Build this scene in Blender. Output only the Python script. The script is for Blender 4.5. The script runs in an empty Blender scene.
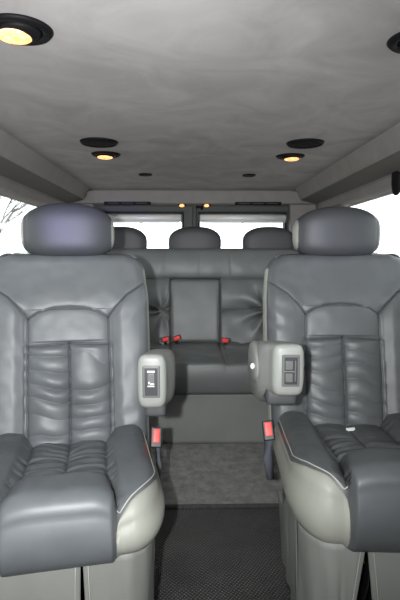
import bpy, bmesh, math, random
from mathutils import Vector, Matrix, noise
random.seed(4)
scene = bpy.context.scene
COL = scene.collection
PI = math.pi

# ------------------------------------------------------------------ materials
def mat(name, color, rough=.6, metal=0.0, spec=.5, bump=None, mottle=None, emit=None, coat=0, sheen=0, warp=0):
    m = bpy.data.materials.new(name); m.use_nodes = True
    nt = m.node_tree; b = nt.nodes['Principled BSDF']
    b.inputs['Base Color'].default_value = (*color, 1)
    b.inputs['Roughness'].default_value = rough
    b.inputs['Metallic'].default_value = metal
    b.inputs['Specular IOR Level'].default_value = spec
    if coat: b.inputs['Coat Weight'].default_value = coat
    if sheen: b.inputs['Sheen Weight'].default_value = sheen
    tc = nt.nodes.new('ShaderNodeTexCoord')
    if mottle:
        scale, amt, detail = mottle
        n = nt.nodes.new('ShaderNodeTexNoise'); n.inputs['Scale'].default_value = scale
        n.inputs['Detail'].default_value = detail; n.inputs['Roughness'].default_value = .6
        n.inputs['Distortion'].default_value = warp
        r = nt.nodes.new('ShaderNodeValToRGB')
        r.color_ramp.elements[0].position = .32; r.color_ramp.elements[1].position = .68
        r.color_ramp.elements[0].color = (*[c*(1-amt) for c in color], 1)
        r.color_ramp.elements[1].color = (*[min(1, c*(1+amt)) for c in color], 1)
        nt.links.new(tc.outputs['Object'], n.inputs['Vector'])
        nt.links.new(n.outputs['Fac'], r.inputs['Fac'])
        nt.links.new(r.outputs['Color'], b.inputs['Base Color'])
    if bump:
        kind, scale, strength, dist = bump
        if kind == 'voronoi':
            t = nt.nodes.new('ShaderNodeTexVoronoi'); out = t.outputs['Distance']
        else:
            t = nt.nodes.new('ShaderNodeTexNoise'); t.inputs['Detail'].default_value = 4; out = t.outputs['Fac']
        t.inputs['Scale'].default_value = scale
        bp = nt.nodes.new('ShaderNodeBump'); bp.inputs['Strength'].default_value = strength
        bp.inputs['Distance'].default_value = dist
        nt.links.new(tc.outputs['Object'], t.inputs['Vector'])
        nt.links.new(out, bp.inputs['Height']); nt.links.new(bp.outputs['Normal'], b.inputs['Normal'])
    if emit:
        b.inputs['Emission Color'].default_value = (*emit[0], 1)
        b.inputs['Emission Strength'].default_value = emit[1]
    return m

M = {}
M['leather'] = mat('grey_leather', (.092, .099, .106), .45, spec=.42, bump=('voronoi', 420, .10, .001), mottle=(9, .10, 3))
M['leather_r'] = mat('grey_leather_shaded', (.078, .083, .087), .45, spec=.42, bump=('voronoi', 420, .10, .001), mottle=(9, .10, 3))  # same leather as the left chair, weaker light put into its colour
M['headrest'] = mat('headrest_leather', (.042, .044, .048), .5, spec=.4, bump=('voronoi', 420, .08, .001))
M['leather_bench'] = mat('bench_leather', (.112, .118, .117), .42, spec=.4, bump=('voronoi', 420, .08, .001), mottle=(7, .08, 3))
M['vinyl'] = mat('pale_grey_vinyl', (.265, .268, .235), .5, spec=.35, bump=('voronoi', 500, .08, .001), mottle=(6, .05, 2))
M['skirt'] = mat('skirt_vinyl', (.19, .195, .18), .55, spec=.3, bump=('noise', 60, .08, .002), mottle=(5, .06, 2))
M['bench_skirt'] = mat('bench_skirt_vinyl', (.20, .205, .197), .6, spec=.3, mottle=(5, .06, 2))
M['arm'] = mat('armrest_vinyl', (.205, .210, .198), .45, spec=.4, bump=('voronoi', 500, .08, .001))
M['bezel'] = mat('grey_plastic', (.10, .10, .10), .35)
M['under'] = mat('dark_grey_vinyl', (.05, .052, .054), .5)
M['dark'] = mat('charcoal_plastic', (.022, .023, .026), .45)
M['black'] = mat('black_plastic', (.005, .005, .006), .6, spec=.12)
M['rubber'] = mat('black_rubber', (.012, .013, .015), .7, spec=.2)
M['red'] = mat('red_button', (.75, .03, .025), .35)
M['white'] = mat('white_plastic', (.75, .75, .74), .4)
M['yellow'] = mat('yellow_cable', (.55, .5, .03), .4)
M['thread'] = mat('pale_thread', (.42, .42, .38), .7)
M['sleeve'] = mat('blue_grey_sleeve', (.10, .105, .125), .25, spec=.6)
M['metal'] = mat('steel', (.5, .5, .5), .3, metal=1)
M['silver'] = mat('silver_fabric', (.8, .8, .8), .4, metal=.1)
M['headliner'] = mat('suede_headliner', (.315, .300, .296), .9, spec=.15, mottle=(4.2, .15, 7), warp=1.4, bump=('noise', 160, .05, .002))
M['trim'] = mat('trim_fabric', (.235, .222, .215), .85, spec=.2, mottle=(14, .05, 3))
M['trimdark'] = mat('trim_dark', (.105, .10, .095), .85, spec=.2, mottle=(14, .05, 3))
M['door'] = mat('door_plastic', (.05, .052, .052), .6)
M['wall'] = mat('wall_vinyl', (.16, .155, .145), .7)
M['carpet'] = mat('plush_carpet', (.185, .182, .173), .97, spec=.1, mottle=(26, .38, 8), bump=('noise', 240, .9, .006), sheen=.2)
M['binding'] = mat('carpet_binding', (.05, .05, .05), .8, spec=.2, mottle=(60, .2, 2))
M['subfloor'] = mat('subfloor_carpet', (.03, .03, .03), .95, mottle=(60, .2, 2))
M['bark'] = mat('pale_bark', (.17, .155, .15), .9, mottle=(8, .2, 4))
M['foliage'] = mat('grey_green_foliage', (.12, .14, .12), .9, mottle=(3, .3, 4))
M['ground'] = mat('pale_paving', (.30, .28, .26), .9, mottle=(.6, .15, 5))
M['amber'] = mat('amber_lens', (.9, .5, .2), .3, emit=((1, .42, .13), 1.7), bump=('voronoi', 120, .6, .004))
nt = M['amber'].node_tree; b = nt.nodes['Principled BSDF']
t = nt.nodes.new('ShaderNodeTexVoronoi'); t.inputs['Scale'].default_value = 95
r = nt.nodes.new('ShaderNodeValToRGB'); r.color_ramp.elements[0].color = (1, .72, .38, 1); r.color_ramp.elements[1].color = (.85, .27, .05, 1)
r.color_ramp.elements[1].position = .75
tc = nt.nodes.new('ShaderNodeTexCoord'); nt.links.new(tc.outputs['Object'], t.inputs['Vector'])
nt.links.new(t.outputs['Distance'], r.inputs['Fac']); nt.links.new(r.outputs['Color'], b.inputs['Emission Color'])

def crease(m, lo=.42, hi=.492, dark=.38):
    # shade in seams and folds is put into the leather colour
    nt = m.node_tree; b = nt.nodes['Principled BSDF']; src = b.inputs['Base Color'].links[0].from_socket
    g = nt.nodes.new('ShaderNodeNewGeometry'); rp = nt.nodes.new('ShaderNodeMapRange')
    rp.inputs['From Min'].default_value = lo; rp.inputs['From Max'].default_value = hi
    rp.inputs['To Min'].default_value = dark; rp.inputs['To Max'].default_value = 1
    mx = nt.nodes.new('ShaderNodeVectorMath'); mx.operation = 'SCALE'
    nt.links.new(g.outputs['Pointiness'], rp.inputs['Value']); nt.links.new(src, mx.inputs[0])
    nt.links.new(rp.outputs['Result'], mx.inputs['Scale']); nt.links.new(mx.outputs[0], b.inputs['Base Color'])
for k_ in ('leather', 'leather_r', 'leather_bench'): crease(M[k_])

def glass():
    m = bpy.data.materials.new('clear_glass'); m.use_nodes = True
    nt = m.node_tree; nt.nodes.clear()
    o = nt.nodes.new('ShaderNodeOutputMaterial'); mx = nt.nodes.new('ShaderNodeMixShader')
    tr = nt.nodes.new('ShaderNodeBsdfTransparent'); tr.inputs['Color'].default_value = (.93, .96, .95, 1)
    gl = nt.nodes.new('ShaderNodeBsdfGlossy'); gl.inputs['Roughness'].default_value = .03
    fr = nt.nodes.new('ShaderNodeLayerWeight'); fr.inputs['Blend'].default_value = .12
    hf_ = nt.nodes.new('ShaderNodeMath'); hf_.operation = 'MULTIPLY'; hf_.inputs[1].default_value = .5
    nt.links.new(fr.outputs[0], hf_.inputs[0]); nt.links.new(hf_.outputs[0], mx.inputs[0]); nt.links.new(tr.outputs[0], mx.inputs[1]); nt.links.new(gl.outputs[0], mx.inputs[2])
    nt.links.new(mx.outputs[0], o.inputs[0]); return m
M['glass'] = glass()

def woven():
    m = mat('ribbed_mat', (.03, .03, .03), .9, spec=.15)
    nt = m.node_tree; b = nt.nodes['Principled BSDF']
    tc = nt.nodes.new('ShaderNodeTexCoord')
    def wave(rot, scale):
        mp = nt.nodes.new('ShaderNodeMapping'); mp.inputs['Rotation'].default_value = (0, 0, rot)
        w = nt.nodes.new('ShaderNodeTexWave'); w.inputs['Scale'].default_value = scale
        w.inputs['Distortion'].default_value = .8; w.inputs['Detail'].default_value = 1
        nt.links.new(tc.outputs['Object'], mp.inputs['Vector']); nt.links.new(mp.outputs['Vector'], w.inputs['Vector'])
        return w
    a, c = wave(.62, 33), wave(-.80, 33)
    mu = nt.nodes.new('ShaderNodeMath'); mu.operation = 'MULTIPLY'
    nt.links.new(a.outputs['Fac'], mu.inputs[0]); nt.links.new(c.outputs['Fac'], mu.inputs[1])
    n = nt.nodes.new('ShaderNodeTexNoise'); n.inputs['Scale'].default_value = 6; n.inputs['Detail'].default_value = 8
    nt.links.new(tc.outputs['Object'], n.inputs['Vector'])
    m2 = nt.nodes.new('ShaderNodeMath'); m2.operation = 'MULTIPLY'
    nt.links.new(mu.outputs[0], m2.inputs[0]); nt.links.new(n.outputs['Fac'], m2.inputs[1])
    r = nt.nodes.new('ShaderNodeValToRGB'); r.color_ramp.elements[0].color = (.040, .040, .040, 1)
    r.color_ramp.elements[1].color = (.17, .17, .165, 1); r.color_ramp.elements[1].position = .42
    nt.links.new(m2.outputs[0], r.inputs['Fac']); nt.links.new(r.outputs['Color'], b.inputs['Base Color'])
    bp = nt.nodes.new('ShaderNodeBump'); bp.inputs['Strength'].default_value = .9; bp.inputs['Distance'].default_value = .004
    nt.links.new(mu.outputs[0], bp.inputs['Height']); nt.links.new(bp.outputs['Normal'], b.inputs['Normal'])
    return m
M['mat'] = woven()

def grille_mat():
    m = mat('speaker_mesh', (.006, .006, .006), .7, spec=.12, bump=('voronoi', 260, .8, .003)); return m
M['grille'] = grille_mat()

# ------------------------------------------------------------------ object helpers
def link(name, me, material, parent=None, smooth=True):
    for p in me.polygons: p.use_smooth = smooth
    mats = material if isinstance(material, (list, tuple)) else [material]
    for m_ in mats: me.materials.append(m_)
    o = bpy.data.objects.new(name, me); COL.objects.link(o)
    if parent: o.parent = parent
    return o

def from_data(name, verts, faces, material, parent=None, smooth=True):
    me = bpy.data.meshes.new(name); me.from_pydata([tuple(v) for v in verts], [], faces); me.update()
    bm = bmesh.new(); bm.from_mesh(me); bmesh.ops.recalc_face_normals(bm, faces=bm.faces); bm.to_mesh(me); bm.free()
    return link(name, me, material, parent, smooth)

def from_bm(name, bm, material, parent=None, smooth=True, mt=None):
    if mt is not None: bmesh.ops.transform(bm, matrix=mt, verts=bm.verts)
    bmesh.ops.recalc_face_normals(bm, faces=bm.faces)
    me = bpy.data.meshes.new(name); bm.to_mesh(me); bm.free()
    o = link(name, me, material, parent, smooth)
    return o

def thing(name, label, cat, loc=(0, 0, 0), rz=0, group=None):
    o = bpy.data.objects.new(name, None); COL.objects.link(o); o.empty_display_size = .05
    o.location = loc; o.rotation_euler = (0, 0, rz)
    return tag(o, label, cat, group)

def tag(o, label, cat, group=None):
    o['label'] = label; o['category'] = cat
    if group: o['group'] = group
    return o

def struct(o):
    o['kind'] = 'structure'; return o

def add_rbox(bm, c, s, r=.005, seg=3, mt=None):
    """bevelled box: centre c, full size s"""
    tmp = bmesh.new(); bmesh.ops.create_cube(tmp, size=1)
    bmesh.ops.scale(tmp, vec=s, verts=tmp.verts)
    if r > 0: bmesh.ops.bevel(tmp, geom=list(tmp.edges), offset=min(r, min(s)*.49), segments=seg, profile=.5, affect='EDGES')
    bmesh.ops.translate(tmp, vec=c, verts=tmp.verts)
    if mt is not None: bmesh.ops.transform(tmp, matrix=mt, verts=tmp.verts)
    me = bpy.data.meshes.new('tmp'); tmp.to_mesh(me); tmp.free(); bm.from_mesh(me); bpy.data.meshes.remove(me)

def rbox(name, c, s, r, material, parent=None, seg=3, mt=None):
    bm = bmesh.new(); add_rbox(bm, c, s, r, seg, mt)
    o = from_bm(name, bm, material, parent)
    try:
        wn = o.modifiers.new('wn', 'WEIGHTED_NORMAL'); wn.keep_sharp = True
    except Exception: pass
    return o

def tube_data(pts, rads, n=10, cap=True):
    verts, faces = [], []
    pts = [Vector(p) for p in pts]
    if not isinstance(rads, (list, tuple)): rads = [rads]*len(pts)
    up = Vector((0, 0, 1))
    for i, p in enumerate(pts):
        t = (pts[min(i+1, len(pts)-1)] - pts[max(i-1, 0)]).normalized()
        a = up.cross(t)
        if a.length < .05: a = Vector((1, 0, 0)).cross(t)
        a.normalize(); b_ = t.cross(a)
        for k in range(n):
            an = 2*PI*k/n; verts.append(p + (a*math.cos(an) + b_*math.sin(an))*rads[i])
    for i in range(len(pts)-1):
        for k in range(n):
            faces.append((i*n+k, i*n+(k+1) % n, (i+1)*n+(k+1) % n, (i+1)*n+k))
    if cap:
        faces.append(tuple(range(n))[::-1]); faces.append(tuple(range((len(pts)-1)*n, len(pts)*n)))
    return verts, faces

def tube(name, pts, rads, material, parent=None, n=10):
    v, f = tube_data(pts, rads, n); return from_data(name, v, f, material, parent)

def lathe(name, prof, material, parent=None, n=40, mt=None):
    """prof: (radius, z) list"""
    verts, faces = [], []
    for r_, z in prof:
        for k in range(n): verts.append(Vector((r_*math.cos(2*PI*k/n), r_*math.sin(2*PI*k/n), z)))
    for i in range(len(prof)-1):
        for k in range(n): faces.append((i*n+k, i*n+(k+1) % n, (i+1)*n+(k+1) % n, (i+1)*n+k))
    faces.append(tuple(range(n))[::-1]); faces.append(tuple(range((len(prof)-1)*n, len(prof)*n)))
    if mt is not None: verts = [mt @ v for v in verts]
    return from_data(name, verts, faces, material, parent)

def sst(a, b, x):
    t = max(0, min(1, (x-a)/(b-a))); return t*t*(3-2*t)

def superell(cx, cy, cz, ax, ay, az, e, nu=56, nv=36, fn=None):
    """superellipsoid, returns verts, faces"""
    def cp(w, m_): return math.copysign(abs(math.cos(w))**m_, math.cos(w))
    def sp(w, m_): return math.copysign(abs(math.sin(w))**m_, math.sin(w))
    verts, faces = [], []
    ex, ez = 2/e[0], 2/e[1]
    for j in range(nv+1):
        ph = -PI/2 + PI*j/nv
        for i in range(nu):
            th = -PI + 2*PI*i/nu
            # pole axis along z
            v = Vector((ax*cp(ph, ez)*cp(th, ex), ay*cp(ph, ez)*sp(th, ex), az*sp(ph, ez)))
            if fn: v = fn(v)
            verts.append(v + Vector((cx, cy, cz)))
    for j in range(nv):
        for i in range(nu):
            a = j*nu+i; b_ = j*nu+(i+1) % nu
            faces.append((a, b_, b_+nu, a+nu))
    return verts, faces

def split_faces(verts, faces, keyfn):
    out = {}
    for f in faces:
        c = sum((verts[i] for i in f), Vector())/len(f)
        out.setdefault(keyfn(c), []).append(f)
    res = {}
    for k, fs in out.items():
        idx = {}; vs = []; ff = []
        for f in fs:
            g = []
            for i in f:
                if i not in idx: idx[i] = len(vs); vs.append(verts[i])
                g.append(idx[i])
            ff.append(tuple(g))
        res[k] = (vs, ff)
    return res

def pdist(px, py, line):
    best = 9
    for (x0, y0), (x1, y1) in zip(line, line[1:]):
        dx, dy = x1-x0, y1-y0; L = dx*dx+dy*dy
        t = max(0, min(1, ((px-x0)*dx+(py-y0)*dy)/L))
        d = math.hypot(px-x0-t*dx, py-y0-t*dy)
        if d < best: best = d
    return best

def gr(px, py, lines, width=.006):
    """seam groove: 1 on the line, falling to 0"""
    d = min(pdist(px, py, l) for l in lines)
    if d > width*6: return 0
    return math.exp(-(d/(width*.62))**2)*.75 + .28*math.exp(-(d/(width*2.6))**2)

def nz(x, y, z=0): return noise.noise(Vector((x, y, z)))

def samples(a, b, n, edge, ne):
    """n even samples plus clusters within `edge` of both ends"""
    out = []
    for i in range(ne): out.append(a + edge*(1-math.cos(i/ne*PI/2)))
    for i in range(n+1): out.append(a+edge + (b-a-2*edge)*i/n)
    for i in range(ne): out.append(b - edge*(1-math.cos((ne-1-i)/ne*PI/2)))
    return out

def pillow(us, vs, W, top, R, mapfn, rings, wbot, wall_tag, nudge=None, warp=None, toptag=None):
    """front surface grid + wall rings; returns {tag: (verts, faces)}"""
    verts, faces, tags = [], [], []
    nu, nv = len(us), len(vs); v0, v1 = vs[0], vs[-1]
    uvw = []
    ol = [(0, v0)] + [(W(v0+(v1-v0)*(k/70)**1.6), v0+(v1-v0)*(k/70)**1.6) for k in range(71)] + [(0, v1)]
    for v in vs:
        w_ = W(v)
        for a in us:
            u = (warp(a, v) if warp else a)*w_
            q = 0
            if w_-abs(u) < R*2.6 or min(v-v0, v1-v) < R:
                d_ = pdist(abs(u), v, ol); q = min(1, max(0, R-d_)/R)
            w = top(u, v) - R*(1-math.sqrt(max(0, 1-q*q)))
            uvw.append((u, v, w))
    for j in range(nv-1):
        for i in range(nu-1):
            faces.append((j*nu+i, j*nu+i+1, (j+1)*nu+i+1, (j+1)*nu+i)); tags.append(toptag(i) if toptag else 'top')
    loop = [i for i in range(nu)] + [j*nu+nu-1 for j in range(1, nv)] + [(nv-1)*nu+i for i in range(nu-2, -1, -1)] + [j*nu for j in range(nv-2, 0, -1)]
    n = len(loop); base = [uvw[k] for k in loop]
    nrm = []
    for k in range(n):
        a = base[(k-1) % n]; c = base[(k+1) % n]
        t = Vector((c[0]-a[0], c[1]-a[1]));
        if t.length < 1e-9: t = Vector((1, 0))
        t.normalize(); nrm.append(Vector((t.y, -t.x)))
    prev = loop
    for out, tt in rings:
        cur = []
        for k in range(n):
            u, v, w = base[k]; wb = wbot(u, v)
            cur.append(len(uvw)); uvw.append((u+nrm[k].x*out, v+nrm[k].y*out, w+(wb-w)*tt))
        for k in range(n):
            faces.append((prev[k], cur[k], cur[(k+1) % n], prev[(k+1) % n]))
            k2 = (k+1) % n
            tags.append(wall_tag((base[k][0]+base[k2][0])/2, (base[k][1]+base[k2][1])/2, (nrm[k]+nrm[k2])/2))
        prev = cur
    # cap
    cu = sum(uvw[k][0] for k in prev)/n; cv = sum(uvw[k][1] for k in prev)/n; cw = sum(uvw[k][2] for k in prev)/n
    c = len(uvw); uvw.append((cu, cv, cw))
    for k in range(n): faces.append((prev[k], c, prev[(k+1) % n])); tags.append('cap')
    if nudge: uvw = [nudge(*p) for p in uvw]
    verts = [mapfn(*p) for p in uvw]
    res = {}
    for tg in set(tags):
        idx = {}; vs_ = []; ff = []
        for f, t_ in zip(faces, tags):
            if t_ != tg: continue
            g = []
            for i in f:
                if i not in idx: idx[i] = len(vs_); vs_.append(verts[i])
                g.append(idx[i])
            ff.append(tuple(g))
        res[tg] = (vs_, ff)
    return res

def merge(*parts):
    V, F = [], []
    for v, f in parts:
        o = len(V); V += list(v); F += [tuple(i+o for i in x) for x in f]
    return V, F

def weld_obj(name, vf, material, parent):
    me = bpy.data.meshes.new(name); me.from_pydata([tuple(v) for v in vf[0]], [], vf[1])
    bm = bmesh.new(); bm.from_mesh(me); bmesh.ops.remove_doubles(bm, verts=bm.verts, dist=1e-6)
    bmesh.ops.recalc_face_normals(bm, faces=bm.faces); bm.to_mesh(me); bm.free()
    return link(name, me, material, parent)

# ------------------------------------------------------------------ camera
CZ = 1.0
cam = bpy.data.cameras.new('camera'); co = bpy.data.objects.new('camera', cam); COL.objects.link(co)
cam.sensor_fit = 'VERTICAL'; cam.sensor_height = 24; cam.lens = 19.2; cam.clip_start = .02
co.location = (0, 0, CZ)
pitch = math.atan(45/480); yaw = math.atan(10/480)
co.rotation_euler = (PI/2 - pitch, 0, -yaw)
scene.camera = co
cam.dof.use_dof = False

# ------------------------------------------------------------------ captain chairs
def make_chair(loc, rz, s, seed, label, arm_world, arm_top, arm_h, arm_w, arm_style, slit, zoff, zbot, LE):
    root = thing('captain_chair', label, 'seat', loc, rz, 'captain chairs in the middle row')
    sd = seed*7.31
    # ---- cushion
    H = .118
    def W(v):
        r = .17; d = v+.27; d2 = .24-v
        w = .229
        if d < r: w = .148 + .081*(1-(1-d/r)**2.1)**(1/2.1)
        if d2 < .05: w = min(w, .179+math.sqrt(max(0, .05**2-(.05-d2)**2)))
        return w
    HR = .104
    seams = [[(-H, -.27), (-H+.003, -.22), (-HR, -.13), (-HR-.002, .24)], [(H, -.27), (H-.003, -.22), (HR, -.13), (HR+.002, .24)]]
    def Hv(v): return HR + (H-HR)*(1-sst(-.26, -.13, v))
    cross = [[(-H, -.115), (0, -.105), (H, -.115)], [(0, -.105), (0, .24)]]
    pleat = [[(-H, -.03), (0, -.025), (H, -.03)], [(-H, .055), (0, .06), (H, .055)]]
    def top(u, v):
        yy = (v+.27)/.5; au = abs(u); h_ = Hv(v)
        zc = .480 - .042*yy
        z = zc
        if au < h_: z += .050*(1-sst(-.17, -.105, v))*(1-(au/h_)**4*.35)
        bz = .500 - .012*yy - .012*(1-sst(0, .3, yy)) - .018*((au-.18)/.07)**2
        z = z + (bz-z)*sst(h_-.006, h_+.035, au) + zoff
        z -= .011*gr(u, v, seams, .0042) + .006*math.exp(-((au-rr_(v)*W(v))/.004)**2)
        if au < H+.01:
            if v > -.13: z -= .009*gr(u, v, cross, .0045) + .005*gr(u, v, pleat, .009)
            if v > -.10:
                cc = (abs(u)-H/2)/(H/2); z += .010*(1-cc*cc)
                z += .0028*math.sin(2*PI*(v*21 + 1.3*nz(u*9+sd, v*7, sd)))*(.5+nz(u*12, v*9, sd+3))
            else:
                z += .0016*nz(u*26+sd, v*8) + .001*nz(u*60, v*14, sd)*sst(.08, H, au)
        z += .0022*nz(u*11+sd, v*11, 2) + .0009*nz(u*34, v*34, sd)
        return z
    def nudge(u, v, w):
        f = 1-sst(-.27, -.12, v); au = abs(u)
        push = .030*f*(1-sst(H-.012, H+.012, au)) if w > .2 else 0
        push -= .008*math.exp(-((au-H)/.006)**2)*(1-sst(-.268, -.245, v))
        return (u, v-push, w)
    na = 120; us = [-1+2*i/na for i in range(na+1)]; a0 = us[na//2+50]
    def ulim(v): return H + .110*(1-(1-min(1, (v+.27)/.24))**3.0)
    def rr_(v): return min(.982, ulim(v)/W(v))
    def warp(a, v):
        q = rr_(v); b_ = abs(a)
        b_ = b_/a0*q if b_ <= a0 else q+(b_-a0)/(1-a0)*(1-q)
        return math.copysign(b_, a)
    def toptag(i): return 'side_l' if i < na//2-50 else ('side_r' if i >= na//2+50 else 'top')
    vs = samples(-.27, .24, 120, .05, 14)
    rings = [(.003, .06), (.009, .2), (.013, .38), (.012, .56), (.006, .74), (-.004, .88), (-.018, .97), (-.034, 1.0), (-.055, 1.0)]
    def wb(u, v): return zbot + .03*sst(-.22, .1, v)
    def wt(u, v, n): return 'wallf' if (v < -.26 and abs(u) < H+.0005) or n.y > .8 or v > .235 else ('side_r' if u > 0 else 'side_l')
    res = pillow(us, vs, W, top, .045, lambda u, v, w: Vector((u, v, w)), rings, wb, wt, nudge, warp, toptag)
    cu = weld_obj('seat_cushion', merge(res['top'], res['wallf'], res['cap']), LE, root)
    for kk in ('side_l', 'side_r'):
        sp = weld_obj('cushion_side_panel', res[kk], M['vinyl'], root); sp['label'] = 'pale grey vinyl side of the seat cushion'
    # stitch line on the bolsters
    ol_ = [(0, -.27)] + [(W(-.27+.51*(k/70)**1.6), -.27+.51*(k/70)**1.6) for k in range(71)]
    for sg in (-1, 1):
        pts = []
        for i in range(60):
            v = -.268 + .46*i/59; w_ = W(v); u = sg*(rr_(v)*w_-.005)
            q = min(1, max(0, .045-pdist(abs(u), v, ol_))/.045)
            z = top(u, v) - .045*(1-math.sqrt(max(0, 1-q*q)))
            pts.append((u, v, z+.0006))
        tube('stitching', pts, .0013, M['thread'], cu, 6)
    # ---- backrest
    rc = math.radians(13.5); SN, CS = math.sin(rc), math.cos(rc); yb, zb = .200, .40
    VT = (1.012-zb)/CS
    def Wb(v):
        z = zb+v*CS; r = .060; d2 = VT-v
        w = .250 - .012*(1-sst(.45, .75, z)) - .010*sst(.85, 1.0, z)
        if d2 < r: w = w-r+math.sqrt(max(0, r*r-(r-d2)**2))
        return w
    P = .122
    def side(sg): return [(sg*P, .38), (sg*(P+.003), .60), (sg*P, .803), (sg*(P+.022), .832), (sg*(P+.06), .872), (sg*.262, .925)]
    sL = [side(-1), side(1)]
    arch = [[(-P, .803), (-.09, .823), (-.045, .835), (0, .838), (.045, .835), (.09, .823), (P, .803)]]
    pocket = [[(-P, .719), (0, .726), (P, .719)]]
    mid = [[(0, .38), (.002, .6), (0, .726)]]
    def topb(u, v):
        z = zb+v*CS; au = abs(u); w = 0
        b_ = sst(P-.004, P+.045, au)*(1-sst(.80, .90, z - (au-P)*.35))
        w += .013*b_ - .007*b_*((au-.19)/.06)**2
        w += .012*(1-sst(.0, .16, 1.0-z))*-1
        w -= .0085*gr(u, z, sL, .0038)
        if au < P+.012:
            w -= .007*gr(u, z, arch, .0038) + .008*gr(u, z, pocket, .0038)
            if z < .733:
                w -= .010*gr(u, z, mid, .0045)
                cc = (abs(u)-P/2)/(P/2); w += .011*(1-cc*cc)*(1-sst(.708, .726, z))
                col = 1 if u > 0 else 2
                env = (1-sst(.69, .725, z))
                ph = z*21 + 1.1*nz(u*5+sd, z*7, col*5.1+sd) + .25*nz(u*14, z*9, col+sd)
                amp = .0040*max(.35, .75+1.0*nz(u*8+sd, z*9, col+sd))
                w += amp*env*(2*abs(math.sin(PI*ph))**.8-1)
            elif z < .83:
                w += .006*(1-(au/P)**2)
        w += .0026*nz(u*9+sd, z*9, 4) + .001*nz(u*30, z*30, sd)
        # soft drag lines on the shoulders and lower bolsters
        w += .0028*math.sin(2*PI*((z-au*.9)*13+nz(u*5, z*5, sd)))*b_*max(0, nz(u*4+sd, z*5, 8)+.15)
        return w
    usb = [-1+2*i/210 for i in range(211)]
    vsb = samples(0, VT, 270, .045, 12)
    ringsb = [(.004, .08), (.008, .25), (.009, .5), (.006, .75), (-.004, .93), (-.02, 1.0)]
    mp = lambda u, v, w: Vector((u, yb+v*SN-w*CS, zb+v*CS+w*SN))
    res = pillow(usb, vsb, Wb, topb, .034, mp, ringsb, lambda u, v: -.125,
                 lambda u, v, n: ('side_r' if u > 0 else 'side_l') if abs(n.x) > .75 and v < VT-.05 else 'wall')
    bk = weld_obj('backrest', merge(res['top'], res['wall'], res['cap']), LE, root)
    for kk in ('side_l', 'side_r'):
        sb = weld_obj('backrest_side_panel', res[kk], M['vinyl'], root); sb['label'] = 'pale grey vinyl edge of the backrest'
    # ---- headrest
    def hr(v):
        # flatter bottom, domed crown, slightly curved pad
        if v.z > 0: v = Vector((v.x*(1-.07*(v.z/.085)**2), v.y, v.z*(1-.22*(v.x/.15)**2)))
        v.y += .35*v.x*v.x
        d = abs(abs(v.x)-.128)
        if d < .012: v = Vector((v.x, v.y*(1-.03*math.exp(-(d/.003)**2)), v.z*(1-.02*math.exp(-(d/.003)**2))))
        return v
    hc = mp(0, (1.090-zb)/CS, -.045)
    V, F = superell(hc.x, hc.y, hc.z, .150, .068, .089, (3.4, 3.7), 140, 70, hr)
    sp_ = split_faces(V, F, lambda c: ('side_r' if c.x > 0 else 'side_l') if abs(c.x) > .139 else 'pad')
    hd = weld_obj('headrest', sp_['pad'], M['headrest'], root)
    for kk in ('side_l', 'side_r'): weld_obj('headrest_side_panel', sp_[kk], M['vinyl'], root)
    for sg in (-1, 1):
        tube('headrest_post', [(sg*.06, hc.y+.01, .97), (sg*.06, hc.y+.01, 1.05)], .006, M['metal'], root)
    # ---- lower frame, pedestal, skirt
    rbox('seat_frame', (0, .03, .335), (.40, .38, .06), .006, M['black'], root)
    bm = bmesh.new(); add_rbox(bm, (0, 0, .17), (.24, .26, .28), .02); add_rbox(bm, (0, 0, .03), (.32, .34, .03), .008)
    from_bm('pedestal', bm, M['black'], root)
    bm = bmesh.new(); add_rbox(bm, (-s*.233, .03, .36), (.02, .30, .02), .004)
    from_bm('slide_rail', bm, M['black'], root)
    # skirt panels: (u top, u bottom) path points around front and sides, hanging from the frame
    def panel(path, ztop, zbot, flare, nsub, nm='skirt_panel'):
        verts, faces = [], []
        nr = 16
        for j in range(nr+1):
            t = j/nr
            for i, ((x0, y0), (x1, y1)) in enumerate(path):
                fx = x0+(x1-x0)*t; fy = y0+(y1-y0)*t
                wv = .004*math.sin(i*.9+seed)*t + .003*nz(i*.35, t*2, seed)
                nx = fx/max(.001, math.hypot(fx, fy)); ny = fy/max(.001, math.hypot(fx, fy))
                zt = ztop(i/(len(path)-1)) if callable(ztop) else ztop
                verts.append(Vector((fx+nx*wv, fy+ny*wv, zt+(zbot-zt)*t)))
        m_ = len(path)
        for j in range(nr):
            for i in range(m_-1): faces.append((j*m_+i, j*m_+i+1, (j+1)*m_+i+1, (j+1)*m_+i))
        o = from_data(nm, verts, faces, M['skirt'], root)
        sol = o.modifiers.new('thickness', 'SOLIDIFY'); sol.thickness = .004; sol.offset = -1
        return o
    def arc(cx, cy, r, a0, a1, n): return [(cx+r*math.cos(a0+(a1-a0)*i/n), cy+r*math.sin(a0+(a1-a0)*i/n)) for i in range(n+1)]
    yf = -.252
    def fl(pts, d=.012): return [((x, y), (x*(1+d*2.5) if False else x, y)) for x, y in pts]
    # front panels either side of the slit, side panels follow the cushion outline
    sx, w0, w1 = slit
    def skirt_pt(sg, v): return (sg*(W(v)-.010), v+.006)
    xe = W(-.27)-.018
    def cor(sg, n=14):
        out = []
        for i in range(n+1):
            v = -.27 + .115*(i/n)**1.7
            x, y = skirt_pt(sg, v); out.append(((x, y), (x-sg*.012, y+.006)))
        return out
    left = [((-xe+(sx-w0+xe)*i/14, -.262), (-xe+(sx-w1+xe)*i/14, -.256)) for i in range(15)]
    right = [((sx+w0+(xe-sx-w0)*i/14, -.262), (sx+w1+(xe-sx-w1)*i/14, -.256)) for i in range(15)]
    pl = panel(cor(-1)[::-1]+left, zbot+.012, .025, 0, 1); pr_ = panel(right+cor(1), zbot+.012, .025, 0, 1)
    yf = -.262
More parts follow.
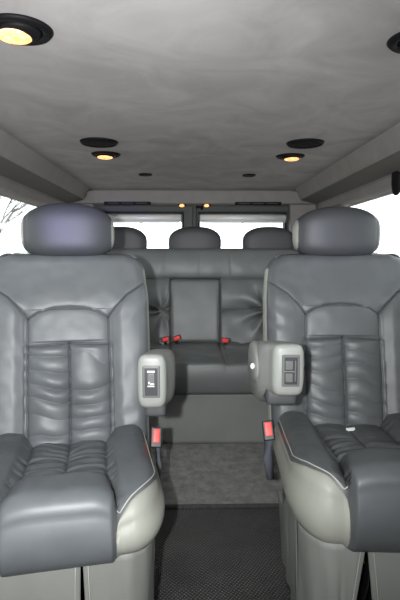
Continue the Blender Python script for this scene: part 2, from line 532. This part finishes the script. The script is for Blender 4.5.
    for o_, e in ((pl, -1), (pr_, 1)):
        pts = []
        for j in range(17):
            t = j/16; x = sx+e*(w0+(w1-w0)*t+.011)
            pts.append((x, yf-.0045, .345+(.025-.345)*t))
        tube('hem_stitching', pts, .0010, M['thread'], o_, 5)
    for sg in (-1, 1):
        path = []
        for i in range(25):
            v = -.155+.335*i/24; x, y = skirt_pt(sg, v); path.append(((x, y), (x-sg*.012, y)))
        panel(path, lambda t: zbot+.02-.105*sst(.30, .75, t), .025, 0, 1)
    # back panel closes the skirt
    panel([((-.19+.38*i/10, .178), (-.188+.376*i/10, .178)) for i in range(11)], .27, .025, 0, 1)
    # cables under the seat behind the slit
    for i, (dx, c_) in enumerate(((0, 'yellow'), (.016, 'black'), (-.014, 'yellow'))):
        pts = [(sx+dx+.02*math.sin(t*5+i), yf+.055+.02*math.sin(t*7+i), .31-.27*t) for t in [k_/20 for k_ in range(21)]]
        if i == 0: pts = pts[:6]
        if i == 2: pts = pts[3:10]
        if c_ == 'black' or seed == 2: tube('cable', pts, .003, M[c_], root, 8)
    # ---- armrest
    inv = (Matrix.Translation(loc) @ Matrix.Rotation(rz, 4, 'Z')).inverted()
    (ax, ay, ayaw, L) = arm_world
    AM = inv @ Matrix.Translation((ax, ay, arm_top)) @ Matrix.Rotation(ayaw, 4, 'Z')
    # arm local frame: origin at the top of the front face, -Z down, +Y back
    hw = arm_w/2
    def arm_shape():
        secs = []
        for j in range(29):
            t = j/28; y = L*t
            if j < 7:
                e = math.sqrt(max(0, 1-(1-j/6.0)**2)); ins = .013*(1-e)
                y = .018*j/6
            else: y = .018+(L-.018)*(j-6)/22; ins = 0
            tt = y/L
            hh = arm_h*(1+.10*math.sin(PI*min(1, tt*1.2))) if arm_style == 0 else arm_h*(1+.34*sst(.08, .5, tt)*(1-sst(.7, 1, tt)))
            top_ = .004*math.sin(PI*tt)-.062*tt
            bul = .006*math.sin(PI*tt) + (.020*sst(.03, .3, tt) if arm_style else .010*sst(.1, .4, tt))
            secs.append((y, hw-ins, hh, ins, top_, bul))
        return secs
    V, F = [], []; NR = 40
    secs = arm_shape()
    for (y, w_, hh, ins, tp, bul) in secs:
        for k_ in range(NR):
            th = 2*PI*k_/NR; c_, s_ = math.cos(th), math.sin(th); n_ = .42 if arm_style else .48
            x = math.copysign(abs(c_)**n_, c_)*w_; z = math.copysign(abs(s_)**n_, s_)*(hh/2-ins)
            if x*s > 0 or True:
                if (x > 0) == (s > 0): x += s*bul*(abs(c_)**.5)
            V.append(AM @ Vector((x, y, tp-hh/2+z)))
    for j in range(len(secs)-1):
        for k_ in range(NR): F.append((j*NR+k_, j*NR+(k_+1) % NR, (j+1)*NR+(k_+1) % NR, (j+1)*NR+k_))
    F.append(tuple(range(NR))[::-1]); F.append(tuple(range((len(secs)-1)*NR, len(secs)*NR)))
    arm = from_data('armrest', V, F, M['arm'], root); arm['label'] = 'pale grey armrest with a switch panel on its end'
    # hinge cover on the aisle side and the dark wedge below
    def amb(name, c, s_, r, m_, par=arm, seg=3): return rbox(name, c, s_, r, m_, par, seg, AM)
    if arm_style:
        Vc, Fc = superell(s*(hw+.018), L*.50, -arm_h*.64, .018, .095, .052, (2.6, 2.6), 40, 24)
        from_data('hinge_cover', [AM @ v for v in Vc], Fc, M['arm'], arm)
        Vc, Fc = superell(s*(hw+.036), L*.30, -arm_h*.62, .006, .006, .008, (2, 2), 16, 10)
        from_data('release_button', [AM @ v for v in Vc], Fc, M['white'], arm)
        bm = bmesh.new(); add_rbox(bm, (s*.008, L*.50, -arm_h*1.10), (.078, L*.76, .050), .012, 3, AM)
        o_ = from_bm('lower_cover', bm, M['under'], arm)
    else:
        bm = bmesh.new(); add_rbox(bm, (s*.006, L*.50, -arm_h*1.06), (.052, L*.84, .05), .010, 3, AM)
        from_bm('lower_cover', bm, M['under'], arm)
    # switch panel
    pc = -arm_h/2; pw, ph_ = (.042, .078) if arm_style == 0 else (.043, .078)
    px0 = 0 if arm_style == 0 else .004
    amb('switch_panel', (px0, -.0015, pc), (pw, .006, ph_), .0035, M['bezel'])
    amb('switch_recess', (px0, -.004, pc), (pw-.012, .004, ph_-.012), .001, M['dark'])
    if arm_style == 0:
        amb('rocker_switch', (px0, -.0062, pc+.004), (.017, .005, .036), .002, M['bezel'])
        amb('switch_marking', (px0, -.0076, pc+.026), (.018, .003, .0040), .0005, M['white'])
        bm = bmesh.new()
        add_rbox(bm, (px0+.003, -.0092, pc-.004), (.009, .001, .003), .0003, 1, AM)
        add_rbox(bm, (px0-.0045, -.0092, pc-.001), (.003, .001, .005), .0003, 1, AM)
        add_rbox(bm, (px0, -.0092, pc-.009), (.017, .001, .0018), .0003, 1, AM)
        from_bm('seat_symbol', bm, M['white'], arm)
    else:
        amb('rocker_switch', (px0-.005, -.0065, pc+.014), (.018, .006, .022), .002, M['bezel'])
        amb('rocker_switch', (px0-.005, -.0065, pc-.016), (.018, .006, .022), .002, M['bezel'])
        amb('switch_marking', (px0-.004, -.0075, pc-.001), (.024, .003, .003), .0005, M['metal'])
        amb('switch_marking', (px0+.010, -.0062, pc), (.003, .003, .05), .0005, M['bezel'])
    # pivot bolt joining the arm to the backrest
    pv2 = AM @ Vector((0, L*.95, -arm_h*.75))
    tube('arm_pivot', [pv2, Vector((s*.20, pv2.y+.06, pv2.z-.01))], .014, M['dark'], root, 14)
    # ---- belt buckle
    bx, by = s*(.262 if s > 0 else .250), .145
    tl = Matrix.Translation((bx-.008, by, .452)) @ Matrix.Rotation(-.42, 4, 'X') @ Matrix.Rotation(s*.10, 4, 'Y')
    bc = rbox('belt_buckle', (0, 0, 0), (.033, .022, .060), .004, M['dark'], root, 3, tl)
    rbox('release_button', (0, -.0105, .004), (.020, .006, .040) if s > 0 else (.022, .006, .042), .002, M['red'], bc, 2, tl)
    tube('buckle_stalk', [(bx, by+.012, .445), (bx+s*.004, by+.03, .41), (bx+s*.004, by+.035, .35), (bx-s*.004, by+.03, .28)], [.013, .014, .017, .012] if s < 0 else [.010, .009, .009, .009], M['sleeve'], root, 12)
    return root

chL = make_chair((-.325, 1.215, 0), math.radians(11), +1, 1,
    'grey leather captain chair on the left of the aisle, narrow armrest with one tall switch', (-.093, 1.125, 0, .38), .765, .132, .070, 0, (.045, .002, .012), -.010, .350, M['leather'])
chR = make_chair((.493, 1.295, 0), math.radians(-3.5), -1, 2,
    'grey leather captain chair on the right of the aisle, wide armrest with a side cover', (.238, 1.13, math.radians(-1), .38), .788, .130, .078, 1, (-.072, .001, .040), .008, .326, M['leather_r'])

# ------------------------------------------------------------------ rear bench
BX = .03
def make_bench():
    root = thing('bench_seat', 'grey leather rear bench seat with three headrests below the back windows', 'seat', (BX, 2.42, 0))
    HW = .66; C = .147
    # cushion (local y: 0 front .. .5)
    def W(v):
        return HW
    seams = [[(-C-.006, -.07), (-C+.01, .40)], [(C+.006, -.07), (C-.01, .40)]]
    def top(u, v):
        au = abs(u); z = .458 + .030*sst(0, .35, v)
        z -= .012*gr(u, v, seams, .006)
        if au > C+.02:
            z += .010*(1-((min(au, .62)-.39)/.25)**2) - .005
            a = sst(.10, .2, v); z += .016*a*abs(nz(u*13, v*22, 3)) + .006*a*math.sin(2*PI*(v*16+u*5+2*nz(u*6, v*6, 1)))
        else:
            z += .003*nz(u*12, v*20) + .004
        return z+.002*nz(u*8, v*8, 5)
    us = [-1+2*i/150 for i in range(151)]; vs = samples(-.07, .42, 50, .05, 10)
    rings = [(.003, .1), (.008, .35), (.006, .65), (0, .85), (-.010, 1.0), (-.03, 1.0)]
    wb = lambda u, v: .300
    res = pillow(us, vs, W, top, .016, lambda u, v, w: Vector((u, v, w)), rings, wb, lambda u, v, n: 'w')
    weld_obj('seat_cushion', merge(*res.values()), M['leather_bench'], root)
    # skirt
    V, F = [], []
    n = 120
    for j in range(13):
        t = j/12
        for i in range(n+1):
            x = -HW+.01+(2*HW-.02)*i/n
            V.append(Vector((x, .003+.006*nz(x*5, t*1.5)+.004*math.exp(-((x+.16)/.012)**2)+.01*t, .295-.285*t)))
    for j in range(12):
        for i in range(n): F.append((j*(n+1)+i, j*(n+1)+i+1, (j+1)*(n+1)+i+1, (j+1)*(n+1)+i))
    o = from_data('skirt_panel', V, F, M['bench_skirt'], root); sol = o.modifiers.new('t', 'SOLIDIFY'); sol.thickness = .004; sol.offset = -1
    rbox('seat_base', (0, .25, .15), (1.26, .40, .27), .01, M['black'], root)
    # backrest: v from z .38 to 1.045
    rc = math.radians(9); SN, CS = math.sin(rc), math.cos(rc); zb, yb = .37, .335
    VT = (1.045-zb)/CS
    def Wb(v):
        r = .07; d2 = VT-v; w = HW
        if d2 < r: w = HW-r+math.sqrt(max(0, r*r-(r-d2)**2))
        return w
    band = [[(-HW, .862), (HW, .862)]]
    verts_ = [[(-C, .37), (-C, .862)], [(C, .37), (C, .862)]]
    puck = [[(-HW, .672), (-.39, .690), (-C, .672)], [(C, .672), (.39, .690), (HW, .672)]]
    up = [[(-.19, .862), (-.185, 1.045)], [(.03+.0, .862), (.03, 1.045)], [(.22, .862), (.20, 1.045)]]
    def topb(u, v):
        z = zb+v*CS; au = abs(u); w = 0
        w -= .016*gr(u, z, band, .009)
        if z > .862:
            w += .010*math.sin(PI*min(1, (z-.862)/.18)) - .003*gr(u, z, up, .004)
            w += .0030*nz(u*16, z*6, 1)*(1-sst(.9, 1.0, z))
        else:
            if au < C:
                w -= .055                       # niche behind the fold-down centre rest
            else:
                w -= .014*gr(u, z, puck, .007)
                w += .016*abs(math.sin(PI*(z-.672)/.19))**.6 if z > .672 else .016*abs(math.sin(PI*(.672-z)/.30))**.6
                # pinched radial folds around the middle of the puckered seam
                for cx, cz, st in ((.42, .672, 1), (-.42, .672, 1), (-.19, .672, .5), (.60, .672, .6), (-.60, .672, .6)):
                    dx, dz = u-cx, z-cz; d = math.hypot(dx, dz)+1e-6
                    an = math.atan2(dz, dx)
                    w += st*.022*math.sin(an*8+2.2*nz(an*1.5, cx*3, 1))*math.exp(-(d/.12)**2)*sst(0, .02, d)
                w += .003*nz(u*10, z*14, 3)
        return w
    usb = [-1+2*i/190 for i in range(191)]; vsb = samples(0, VT, 110, .04, 8)
    mp = lambda u, v, w: Vector((u, yb+v*SN-w*CS, zb+v*CS+w*SN))
    res = pillow(usb, vsb, Wb, topb, .035, mp, [(.004, .15), (.006, .5), (-.004, .9), (-.02, 1)], lambda u, v: -.16, lambda u, v, n: 'w')
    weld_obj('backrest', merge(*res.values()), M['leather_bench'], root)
    # centre fold-down rest
    def Wc(v):
        r = .022; d2 = .37-v; w = C-.004
        if d2 < r: w = w-r+math.sqrt(max(0, r*r-(r-d2)**2))
        return w
    v0 = (.49-zb)/CS
    res = pillow([-1+2*i/50 for i in range(51)], samples(0, .37, 50, .02, 8), Wc,
                 lambda u, v: .002*nz(u*9, v*9, 9)+.006*math.sin(PI*v/.37), .02, lambda u, v, w: mp(u, v+v0, w+.022),
                 [(.002, .2), (.002, .6), (-.004, 1)], lambda u, v: -.06, lambda u, v, n: ('side_r' if u > 0 else 'side_l') if abs(n.x) > .7 else 'w')
    o = weld_obj('centre_rest', merge(res['top'], res['w'], res['cap']), M['leather_bench'], root)
    for kk in ('side_l', 'side_r'): weld_obj('centre_rest_side', res[kk], M['vinyl'], o)
    # headrests
    for cx in (-.45, 0, .45):
        def hf(v):
            if v.z > 0: v = Vector((v.x*(1-.16*(v.z/.075)**2), v.y, v.z*(1-.10*(v.x/.155)**2)))
            return v
        hc = mp(0, (1.094-zb)/CS, -.07)
        V, F = superell(cx, hc.y, hc.z, .160, .055, .088, (3.4, 3.8), 80, 40, hf)
        hd = from_data('headrest', V, F, M['headrest'], root)
        for sg in (-1, 1): tube('headrest_post', [(cx+sg*.05, hc.y, 1.0), (cx+sg*.05, hc.y, 1.06)], .006, M['metal'], hd)
    # buckles lying in the crease
    for x, y, z, ry in ((-.172, .275, .524, 1.35), (-.108, .265, .532, 1.25), (.172, .27, .518, -1.45), (.60, .28, .52, 1.3)):
        tl = Matrix.Translation((x, y, z)) @ Matrix.Rotation(ry, 4, 'Y')
        bc = rbox('belt_buckle', (0, 0, 0), (.026, .020, .054), .004, M['dark'], root, 3, tl)
        rbox('release_button', (0, -.006, .004), (.023, .018, .036), .003, M['red'], bc, 2, tl)
        tube('buckle_webbing', [(x, y+.01, z-.01), (x, y+.05, z-.04)], .010, M['dark'], bc)
    return root
make_bench()

# ------------------------------------------------------------------ shell
Y0, Y1 = -.35, 3.12
ZC = 1.41; XL, XR = -.617, .652; CXm = (XL+XR)/2
def slab(name, pts, faces, m_, smooth=False): return struct(from_data(name, pts, faces, m_, None, smooth))
def box(name, x0, x1, y0, y1, z0, z1, m_, r=0):
    bm = bmesh.new(); add_rbox(bm, ((x0+x1)/2, (y0+y1)/2, (z0+z1)/2), (x1-x0, y1-y0, z1-z0), r)
    return from_bm(name, bm, m_, None, False)
struct(box('floor', -.92, .95, -.5, 3.36, -.06, 0, M['subfloor']))
struct(box('ceiling', XL, XR, -.5, Y1, ZC, ZC+.05, M['headliner']))
# soffits: extruded profile with rounded lower edge and a rounded rear end
def soffit(name, sg):
    x_in = XL if sg < 0 else XR
    prof = [(x_in, ZC+.05), (x_in, ZC-.002), (x_in+sg*.006, ZC-.014), (x_in+sg*.020, 1.362), (x_in+sg*.024, 1.350), (x_in+sg*.034, 1.340), (x_in+sg*.05, 1.336),
            (x_in+sg*.135, 1.315), (x_in+sg*.148, 1.308), (x_in+sg*.152, 1.298), (x_in+sg*.155, 1.278), (x_in+sg*.17, 1.270), (x_in+sg*.25, 1.270), (x_in+sg*.25, ZC+.05)]
    ys = [-.5+i*(3.0+.5)/20 for i in range(21)] + [3.03, 3.06, 3.08, Y1]
    V, F = [], []
    for y in ys:
        e = max(0, (y-2.99)/.13)
        for i, (x, z) in enumerate(prof):
            xx = x; zz = z
            if 2 <= i <= 9: xx = x + sg*.10*e*e*(1 if i < 8 else .3)
            V.append(Vector((xx, y, zz)))
    n = len(prof)
    me_f = []
    for j in range(len(ys)-1):
        for i in range(n): F.append((j*n+i, j*n+(i+1) % n, (j+1)*n+(i+1) % n, (j+1)*n+i))
    F.append(tuple(range(n))); F.append(tuple(range((len(ys)-1)*n, len(ys)*n)))
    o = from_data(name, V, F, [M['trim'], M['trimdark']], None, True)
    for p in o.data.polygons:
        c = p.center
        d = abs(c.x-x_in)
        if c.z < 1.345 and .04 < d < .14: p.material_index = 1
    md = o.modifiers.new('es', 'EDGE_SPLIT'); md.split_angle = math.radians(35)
    struct(o)
soffit('trim_1', -1); soffit('trim_2', 1)

def side_wall(name, sg, wins, win_names):
    x = -.80 if sg < 0 else .82; th = .05*sg
    bm = bmesh.new()
    def bb(y0, y1, z0, z1): add_rbox(bm, (x+th/2, (y0+y1)/2, (z0+z1)/2), (abs(th), y1-y0, z1-z0), 0)
    bb(-.5, 3.36, 0, .93); bb(-.5, 3.36, 1.285, 1.46)
    edges = [-.5]
    for a, b_ in wins: edges += [a, b_]
    edges.append(3.36)
    for i in range(0, len(edges), 2): bb(edges[i], edges[i+1], .93, 1.285)
    # arm-rest ledge
    add_rbox(bm, (x-sg*.02, 1.4, .90), (.06, 3.7, .04), .01)
    w = struct(from_bm(name, bm, M['wall'], None, False))
    for (a, b_), nm in zip(wins, win_names):
        wn = bpy.data.objects.new(nm, None); COL.objects.link(wn); wn.location = (x, (a+b_)/2, 1.1); struct(wn)
        cy, hy, cz, hz = 0, (b_-a)/2, .0075, (1.285-.93)/2
        V, F = frame_data(hy, hz, .010, .03, .04)
        o = from_data('window_frame', [Vector((th/2+p.y, p.x, cz+p.z)) for p in V], F, M['trim'], wn, False)
        bm = bmesh.new(); add_rbox(bm, (th*.6, 0, cz), (.004, 2*hy, 2*hz), 0); from_bm('window_pane', bm, M['glass'], wn, False)

def frame_data(hx, hz, bw, dep, r, inner=None):
    """rounded-rectangle ring in xz, depth along y; outer is a plain rectangle"""
    def rr(hx, hz, r, n=8):
        out = []
        for cx, cz, a0 in ((hx-r, hz-r, 0), (-hx+r, hz-r, PI/2), (-hx+r, -hz+r, PI), (hx-r, -hz+r, 1.5*PI)):
            for i in range(n+1):
                a = a0+PI/2*i/n; out.append((cx+r*math.cos(a), cz+r*math.sin(a)))
        return out
    outer = rr(hx, hz, .0005); inn = rr(hx-bw, hz-bw, r); n = len(outer)
    V = []
    for y in (-dep/2, dep/2):
        V += [Vector((a, y, b_)) for a, b_ in outer] + [Vector((a, y, b_)) for a, b_ in inn]
    F = []
    for i in range(n):
        j = (i+1) % n
        F += [(i, j, n+j, n+i), (2*n+i, 3*n+i, 3*n+j, 2*n+j), (n+i, n+j, 3*n+j, 3*n+i), (i, 2*n+i, 2*n+j, j)]
    return V, F

struct(box('wall_front', -.85, .87, -.56, -.50, 0, .92, M['wall']))  # unseen dash-height wall, added to block low light from the front
side_wall('wall_left', -1, [(-.3, .75), (.90, 2.95)], ['window_1', 'window_2'])
side_wall('wall_right', 1, [(-.3, .75), (.90, 2.62)], ['window_3', 'window_4'])

# rear header over the back doors
hdr = [(Y1-.002, ZC+.05), (Y1-.002, ZC-.004), (Y1+.004, ZC-.012), (Y1+.006, 1.345), (Y1+.014, 1.332), (Y1+.030, 1.328), (Y1+.13, 1.322), (Y1+.13, ZC+.05)]
V = []; F = []
for x in (-.85, .87):
    V += [Vector((x, y, z)) for y, z in hdr]
n = len(hdr)
for i in range(n): F.append((i, (i+1) % n, n+(i+1) % n, n+i))
F += [tuple(range(n)), tuple(range(n, 2*n))]
o = struct(from_data('trim_3', V, F, M['trim'], None, True)); md = o.modifiers.new('es', 'EDGE_SPLIT'); md.split_angle = math.radians(35)
# rear corner pillars, pale trim
def pillar(name, x0, x1, xt0, xt1):
    V = [Vector(p) for p in ((x0, 3.16, 0), (x1, 3.16, 0), (x1, 3.34, 0), (x0, 3.34, 0), (xt0, 3.16, 1.335), (xt1, 3.16, 1.335), (xt1, 3.34, 1.335), (xt0, 3.34, 1.335))]
    F = [(0, 1, 2, 3), (4, 5, 6, 7), (0, 1, 5, 4), (1, 2, 6, 5), (2, 3, 7, 6), (3, 0, 4, 7)]
    o = struct(from_data(name, V, F, M['trim'], None, False))
    bv = o.modifiers.new('b', 'BEVEL'); bv.width = .012; bv.segments = 3
pillar('trim_4', -.85, -.645, -.85, -.625); pillar('trim_5', .680, .87, .655, .87)

# rear doors
YD = 3.27
def rear_door(name, wname, x0, x1, wx0, wx1, wz0, wz1):
    cx = (wx0+wx1)/2; cz = (wz0+wz1)/2; hx = (wx1-wx0)/2; hz = (wz1-wz0)/2
    dr = bpy.data.objects.new(name, None); COL.objects.link(dr); dr.location = ((x0+x1)/2, YD, 0); struct(dr); lx = (x0+x1)/2
    bm = bmesh.new()
    for a, b_, c, d in ((x0, wx0, .0, 1.335), (wx1, x1, .0, 1.335), (wx0, wx1, 0, wz0), (wx0, wx1, wz1, 1.335)):
        add_rbox(bm, ((a+b_)/2-lx, 0, (c+d)/2), (b_-a, .05, d-c), 0)
    from_bm('door_panel', bm, M['door'], dr, False)
    V, F = frame_data(hx, hz, .014, .07, .022)
    from_data('window_gasket', [p+Vector((cx-lx, -.01, cz)) for p in V], F, M['rubber'], dr, False)
    w = rbox('window_pane', (cx-lx, .005, cz), (2*hx, .004, 2*hz), 0.0005, M['glass'], dr, 1)
    return dr
d1 = rear_door('door_1', '', -.645, .006, -.60, -.040, .80, 1.287)
d2 = rear_door('door_2', '', .006, .680, .054, .646, .80, 1.287)
rbox('weather_seal', (-.318+.0-.0, 0, 0), (.001, .001, .001), 0, M['rubber'], d1) if False else None
bm = bmesh.new(); add_rbox(bm, (-.337, -.035, .66), (.012, .03, 1.3), .005); from_bm('weather_seal', bm, M['rubber'], d1)
bm = bmesh.new(); add_rbox(bm, (-.280, -.04, 1.318), (.05, .03, .018), .005); add_rbox(bm, (-.265, -.045, 1.306), (.016, .03, .018), .004); from_bm('door_latch', bm, M['black'], d2)
bm = bmesh.new(); add_rbox(bm, (-.312, -.032, 1.16), (.03, .022, .34), .008); from_bm('pillar_cover', bm, M['door'], d2)

# roller shades
for x0, x1, lab in ((-.585, -.058, 'silver rolled-up window shade across the left rear door window'), (.068, .632, 'silver rolled-up window shade across the right rear door window')):
    t_ = thing('window_shade', lab, 'window shade', ((x0+x1)/2, YD-.055, 1.213), 0, 'roller shades on the rear windows')
    L = (x1-x0)/2
    tube('roller', [(-L, 0, .030), (L, 0, .030)], .024, M['silver'], t_, 20)
    rbox('hem_bar', (0, 0, .004), (2*L-.02, .012, .012), .004, M['silver'], t_)
    for sg in (-1, 1): rbox('bracket', (sg*(L+.004), .005, .028), (.012, .045, .052), .005, M['bezel'], t_)
    tube('pull_tab', [(0, -.002, .0), (0, -.002, -.006)], .006, M['bezel'], t_, 12)

# ------------------------------------------------------------------ floor coverings
def carpet(name, x0, x1, y0, y1, z0, th, m_, label, cat):
    nx, ny = 60, 90; V = []; F = []
    for j in range(ny+1):
        for i in range(nx+1):
            x = x0+(x1-x0)*i/nx; y = y0+(y1-y0)*j/ny
            e = min(1, min(x-x0, x1-x, y-y0, y1-y)/.012)
            V.append(Vector((x, y, z0+th*math.sqrt(max(0, 1-(1-e)**2))+.0025*nz(x*6, y*6, z0)*e)))
    for j in range(ny):
        for i in range(nx): F.append((j*(nx+1)+i, j*(nx+1)+i+1, (j+1)*(nx+1)+i+1, (j+1)*(nx+1)+i))
    return tag(from_data(name, V, F, m_), label, cat)
carpet('floor_mat', -.70, .74, -.2, 1.90, 0.001, .006, M['mat'], 'dark ribbed floor mat in the aisle nearest the camera', 'mat')
rc_ = carpet('carpet', -.70, .74, 1.80, 2.425, .010, .012, M['carpet'], 'worn grey plush carpet on the floor before the rear bench', 'carpet')
bm = bmesh.new(); add_rbox(bm, (.02, 1.803, .015), (1.44, .014, .018), .006); from_bm('carpet_binding', bm, M['binding'], rc_)

# ------------------------------------------------------------------ ceiling fittings
def ceiling_lamp(x, y, label, lens_dx, lit=True):
    t_ = thing('ceiling_lamp', label, 'ceiling light', (x, y, ZC), 0, 'round ceiling lamps')
    lathe('bezel_ring', [(.040, .002), (.040, -.004), (.046, -.007), (.054, -.006), (.060, 0)], M['black'], t_)
    lathe('eyeball', [(.040, -.002), (.034, -.010), (.022, -.014), (.004, -.015)], M['black'], t_)
    V, F = superell(lens_dx, 0, -.013, .031, .031, .006, (2, 2), 32, 16)
    from_data('lamp_lens', V, F, M['amber'], t_)
    lathe('trim_screw', [(.003, -.006), (.003, -.009), (.0015, -.0095)], M['metal'], t_, 10, Matrix.Translation((lens_dx+.038, .004, 0)))
    return t_
ceiling_lamp(-.310, .925, 'lit amber round ceiling lamp at the front left, largest in the photo', -.010)
ceiling_lamp(.440, .950, 'round black-rimmed ceiling lamp at the front right above the right captain chair', .024)
ceiling_lamp(-.342, 2.015, 'lit amber round ceiling lamp behind the left ceiling speaker', -.004)
ceiling_lamp(.418, 2.035, 'lit amber round ceiling lamp behind the right ceiling speaker', .006)
def speaker(x, y, label):
    t_ = thing('ceiling_speaker', label, 'speaker', (x, y, ZC), 0, 'round ceiling speakers')
    lathe('speaker_ring', [(.058, -.001), (.058, -.006), (.064, -.008), (.069, 0)], M['black'], t_)
    lathe('speaker_grille', [(.060, -.003), (.045, -.007), (.02, -.009), (.002, -.0095)], M['grille'], t_)
speaker(-.330, 1.80, 'black round ceiling speaker on the left, above the left captain chair')
speaker(.424, 1.80, 'black round ceiling speaker on the right, above the right captain chair')
def dot(x, y, label):
    t_ = thing('ceiling_vent', label, 'vent', (x, y, ZC), 0, 'small round ceiling vents')
    lathe('vent_ring', [(.024, -.001), (.026, -.006), (.032, -.006), (.035, 0)], M['black'], t_, 28)
    lathe('vent_face', [(.026, -.002), (.014, -.006), (.002, -.007)], M['black'], t_, 28)
dot(-.226, 2.50, 'small black round ceiling vent at the rear left')
dot(.304, 2.51, 'small black round ceiling vent at the rear right')
def reading(x, label):
    t_ = thing('reading_lamp', label, 'light', (x, Y1+.045, 1.327), 0, 'small lamps over the rear doors')
    V, F = superell(0, 0, -.004, .028, .028, .012, (2, 2), 28, 14); from_data('lamp_base', V, F, M['black'], t_)
    V, F = superell(.0, -.010, -.007, .019, .022, .011, (2, 2), 28, 14); from_data('lamp_lens', V, F, M['amber'], t_)
reading(-.052, 'small amber lamp under the rear header, left of the door gap')
reading(.108, 'small amber lamp under the rear header, right of the door gap')
def slot(x, label):
    t_ = thing('air_vent', label, 'vent', (x, Y1+.010, 1.350-.020), 0, 'slot vents in the rear header')
    rbox('vent_body', (0, 0, 0), (.300, .022, .020), .006, M['black'], t_)
    for k in range(3): rbox('louvre', (-.09+.09*k, -.012, 0), (.07, .004, .006), .001, M['dark'], t_)
slot(.44, 'long black slot vent above the right rear window shade')
slot(-.40, 'long black slot vent above the left rear window shade')

# shoulder belt guide by the right window
t_ = thing('belt_guide', 'black shoulder belt guide hanging at the right side window', 'seat belt', (.79, 1.87, 1.335), 0)
V, F = superell(.004, -.01, -.035, .014, .034, .072, (2.6, 2.6), 28, 20); from_data('guide_loop', V, F, M['black'], t_)
tube('anchor_bolt', [(.0, 0, -.005), (.03, 0, -.005)], .012, M['metal'], t_, 12)

# pale tag in the crease of the right chair
mt_ = Matrix.Translation((.503, 1.450, .456)) @ Matrix.Rotation(.2, 4, 'Z') @ Matrix.Rotation(.5, 4, 'X')
o = rbox('fabric_tag', (0, 0, 0), (.030, .012, .003), .001, M['white'], None, 2, mt_)
tag(o, 'small white tag in the crease of the right captain chair', 'tag')

# ------------------------------------------------------------------ outside
struct(box('ground', -60, 60, -30, 80, -.75, -.65, M['ground']))
def tree(x, y, h, seed, label):
    rnd = random.Random(seed); parts = []
    def grow(p, d, L, r_, lv):
        pts = [p]; q = p.copy(); dd = d.copy()
        for i in range(4):
            dd = (dd + Vector((rnd.uniform(-.18, .18), rnd.uniform(-.18, .18), rnd.uniform(-.02, .16)))).normalized()
            q = q + dd*L/4; pts.append(q.copy())
        parts.append(tube_data(pts, [r_*(1-.13*i) for i in range(5)], 6 if lv < 3 else 4))
        if lv < 5:
            for k in range(3 if lv else 5):
                a = rnd.uniform(0, 2*PI); sp = rnd.uniform(.45, .95)
                nd = (dd + Vector((math.cos(a)*sp, math.sin(a)*sp, rnd.uniform(-.1, .35)))).normalized()
                grow(pts[rnd.choice((2, 3, 4))], nd, L*rnd.uniform(.58, .78), r_*.52, lv+1)
    grow(Vector((0, 0, 0)), Vector((0, 0, 1)), h*.33, h*.018, 0)
    t_ = thing('bare_tree', label, 'tree', (x, y, -.65), 0, 'bare trees outside the left window')
    from_data('trunk', *merge(parts[0]), M['bark'], t_)
    from_data('branches', *merge(*parts[1:]), M['bark'], t_)
tree(-4.6, 11.5, 5.6, 3, 'bare winter tree seen through the left side window, nearer one')
tree(-8.6, 19.0, 8.5, 8, 'bare winter tree seen through the left side window, farther one')
def bush(x, y, r_, h, seed, label, grp):
    V, F = superell(0, 0, h/2, r_, r_, h/2, (2, 2), 36, 20, lambda v: v*(1+.22*nz(v.x*1.3+seed, v.y*1.3, v.z*1.3)+.08*nz(v.x*5, v.y*5, v.z*5+seed)))
    o = from_data('shrub', V, F, M['foliage']); o.location = (x, y, -.68); tag(o, label, 'shrub', grp)
for i, (x, r_, h) in enumerate(((15, 3.0, 1.9), (23, 3.4, 2.2), (31, 3.4, 2.0))):
    bush(x, 42+i*1.5, r_, h, i*3.3, 'distant grey-green shrub at the horizon outside the right side window', 'shrubs beyond the right window')
for i, (x, r_, h) in enumerate(((-20, 3.2, 2.4), (-12, 2.6, 2.0))):
    bush(x, 36+i*2, r_, h, i*5.1+9, 'distant grey-green shrub at the horizon outside the left side window', 'shrubs beyond the left window')

# ------------------------------------------------------------------ light
w = bpy.data.worlds.new('overcast'); scene.world = w; w.use_nodes = True
nt = w.node_tree; bg = nt.nodes['Background']
bg.inputs['Color'].default_value = (.97, .98, 1.0, 1); bg.inputs['Strength'].default_value = 4.4
def light(name, kind, loc, energy, color, size, target=None, spot=None):
    l = bpy.data.lights.new(name, kind); l.energy = energy; l.color = color
    if kind == 'SPOT': l.spot_size = spot; l.spot_blend = 1.0; l.shadow_soft_size = size
    elif kind == 'AREA': l.size = size
    else: l.shadow_soft_size = size
    o = bpy.data.objects.new(name, l); COL.objects.link(o); o.location = loc
    if target: o.rotation_euler = (Vector(target)-Vector(loc)).to_track_quat('-Z', 'Y').to_euler()
    return o
light('flash', 'SPOT', (-.08, -.03, 1.02), 140, (.98, 1, 1), .012, (-.32, 1.6, 1.0), math.radians(112))
light('added_violet_glow', 'SPOT', (-.30, -.05, 1.06), 75, (.14, .07, 1), .02, (-.375, 1.5, 1.105), math.radians(10))  # added spots tinting the headrests violet, no such lamp in the van
light('added_violet_glow', 'SPOT', (.20, -.05, 1.06), 16, (.2, .15, 1), .02, (.47, 1.6, 1.06), math.radians(9))

scene.view_settings.view_transform = 'Standard'
scene.view_settings.look = 'None'
scene.view_settings.exposure = 0
scene.render.film_transparent = False
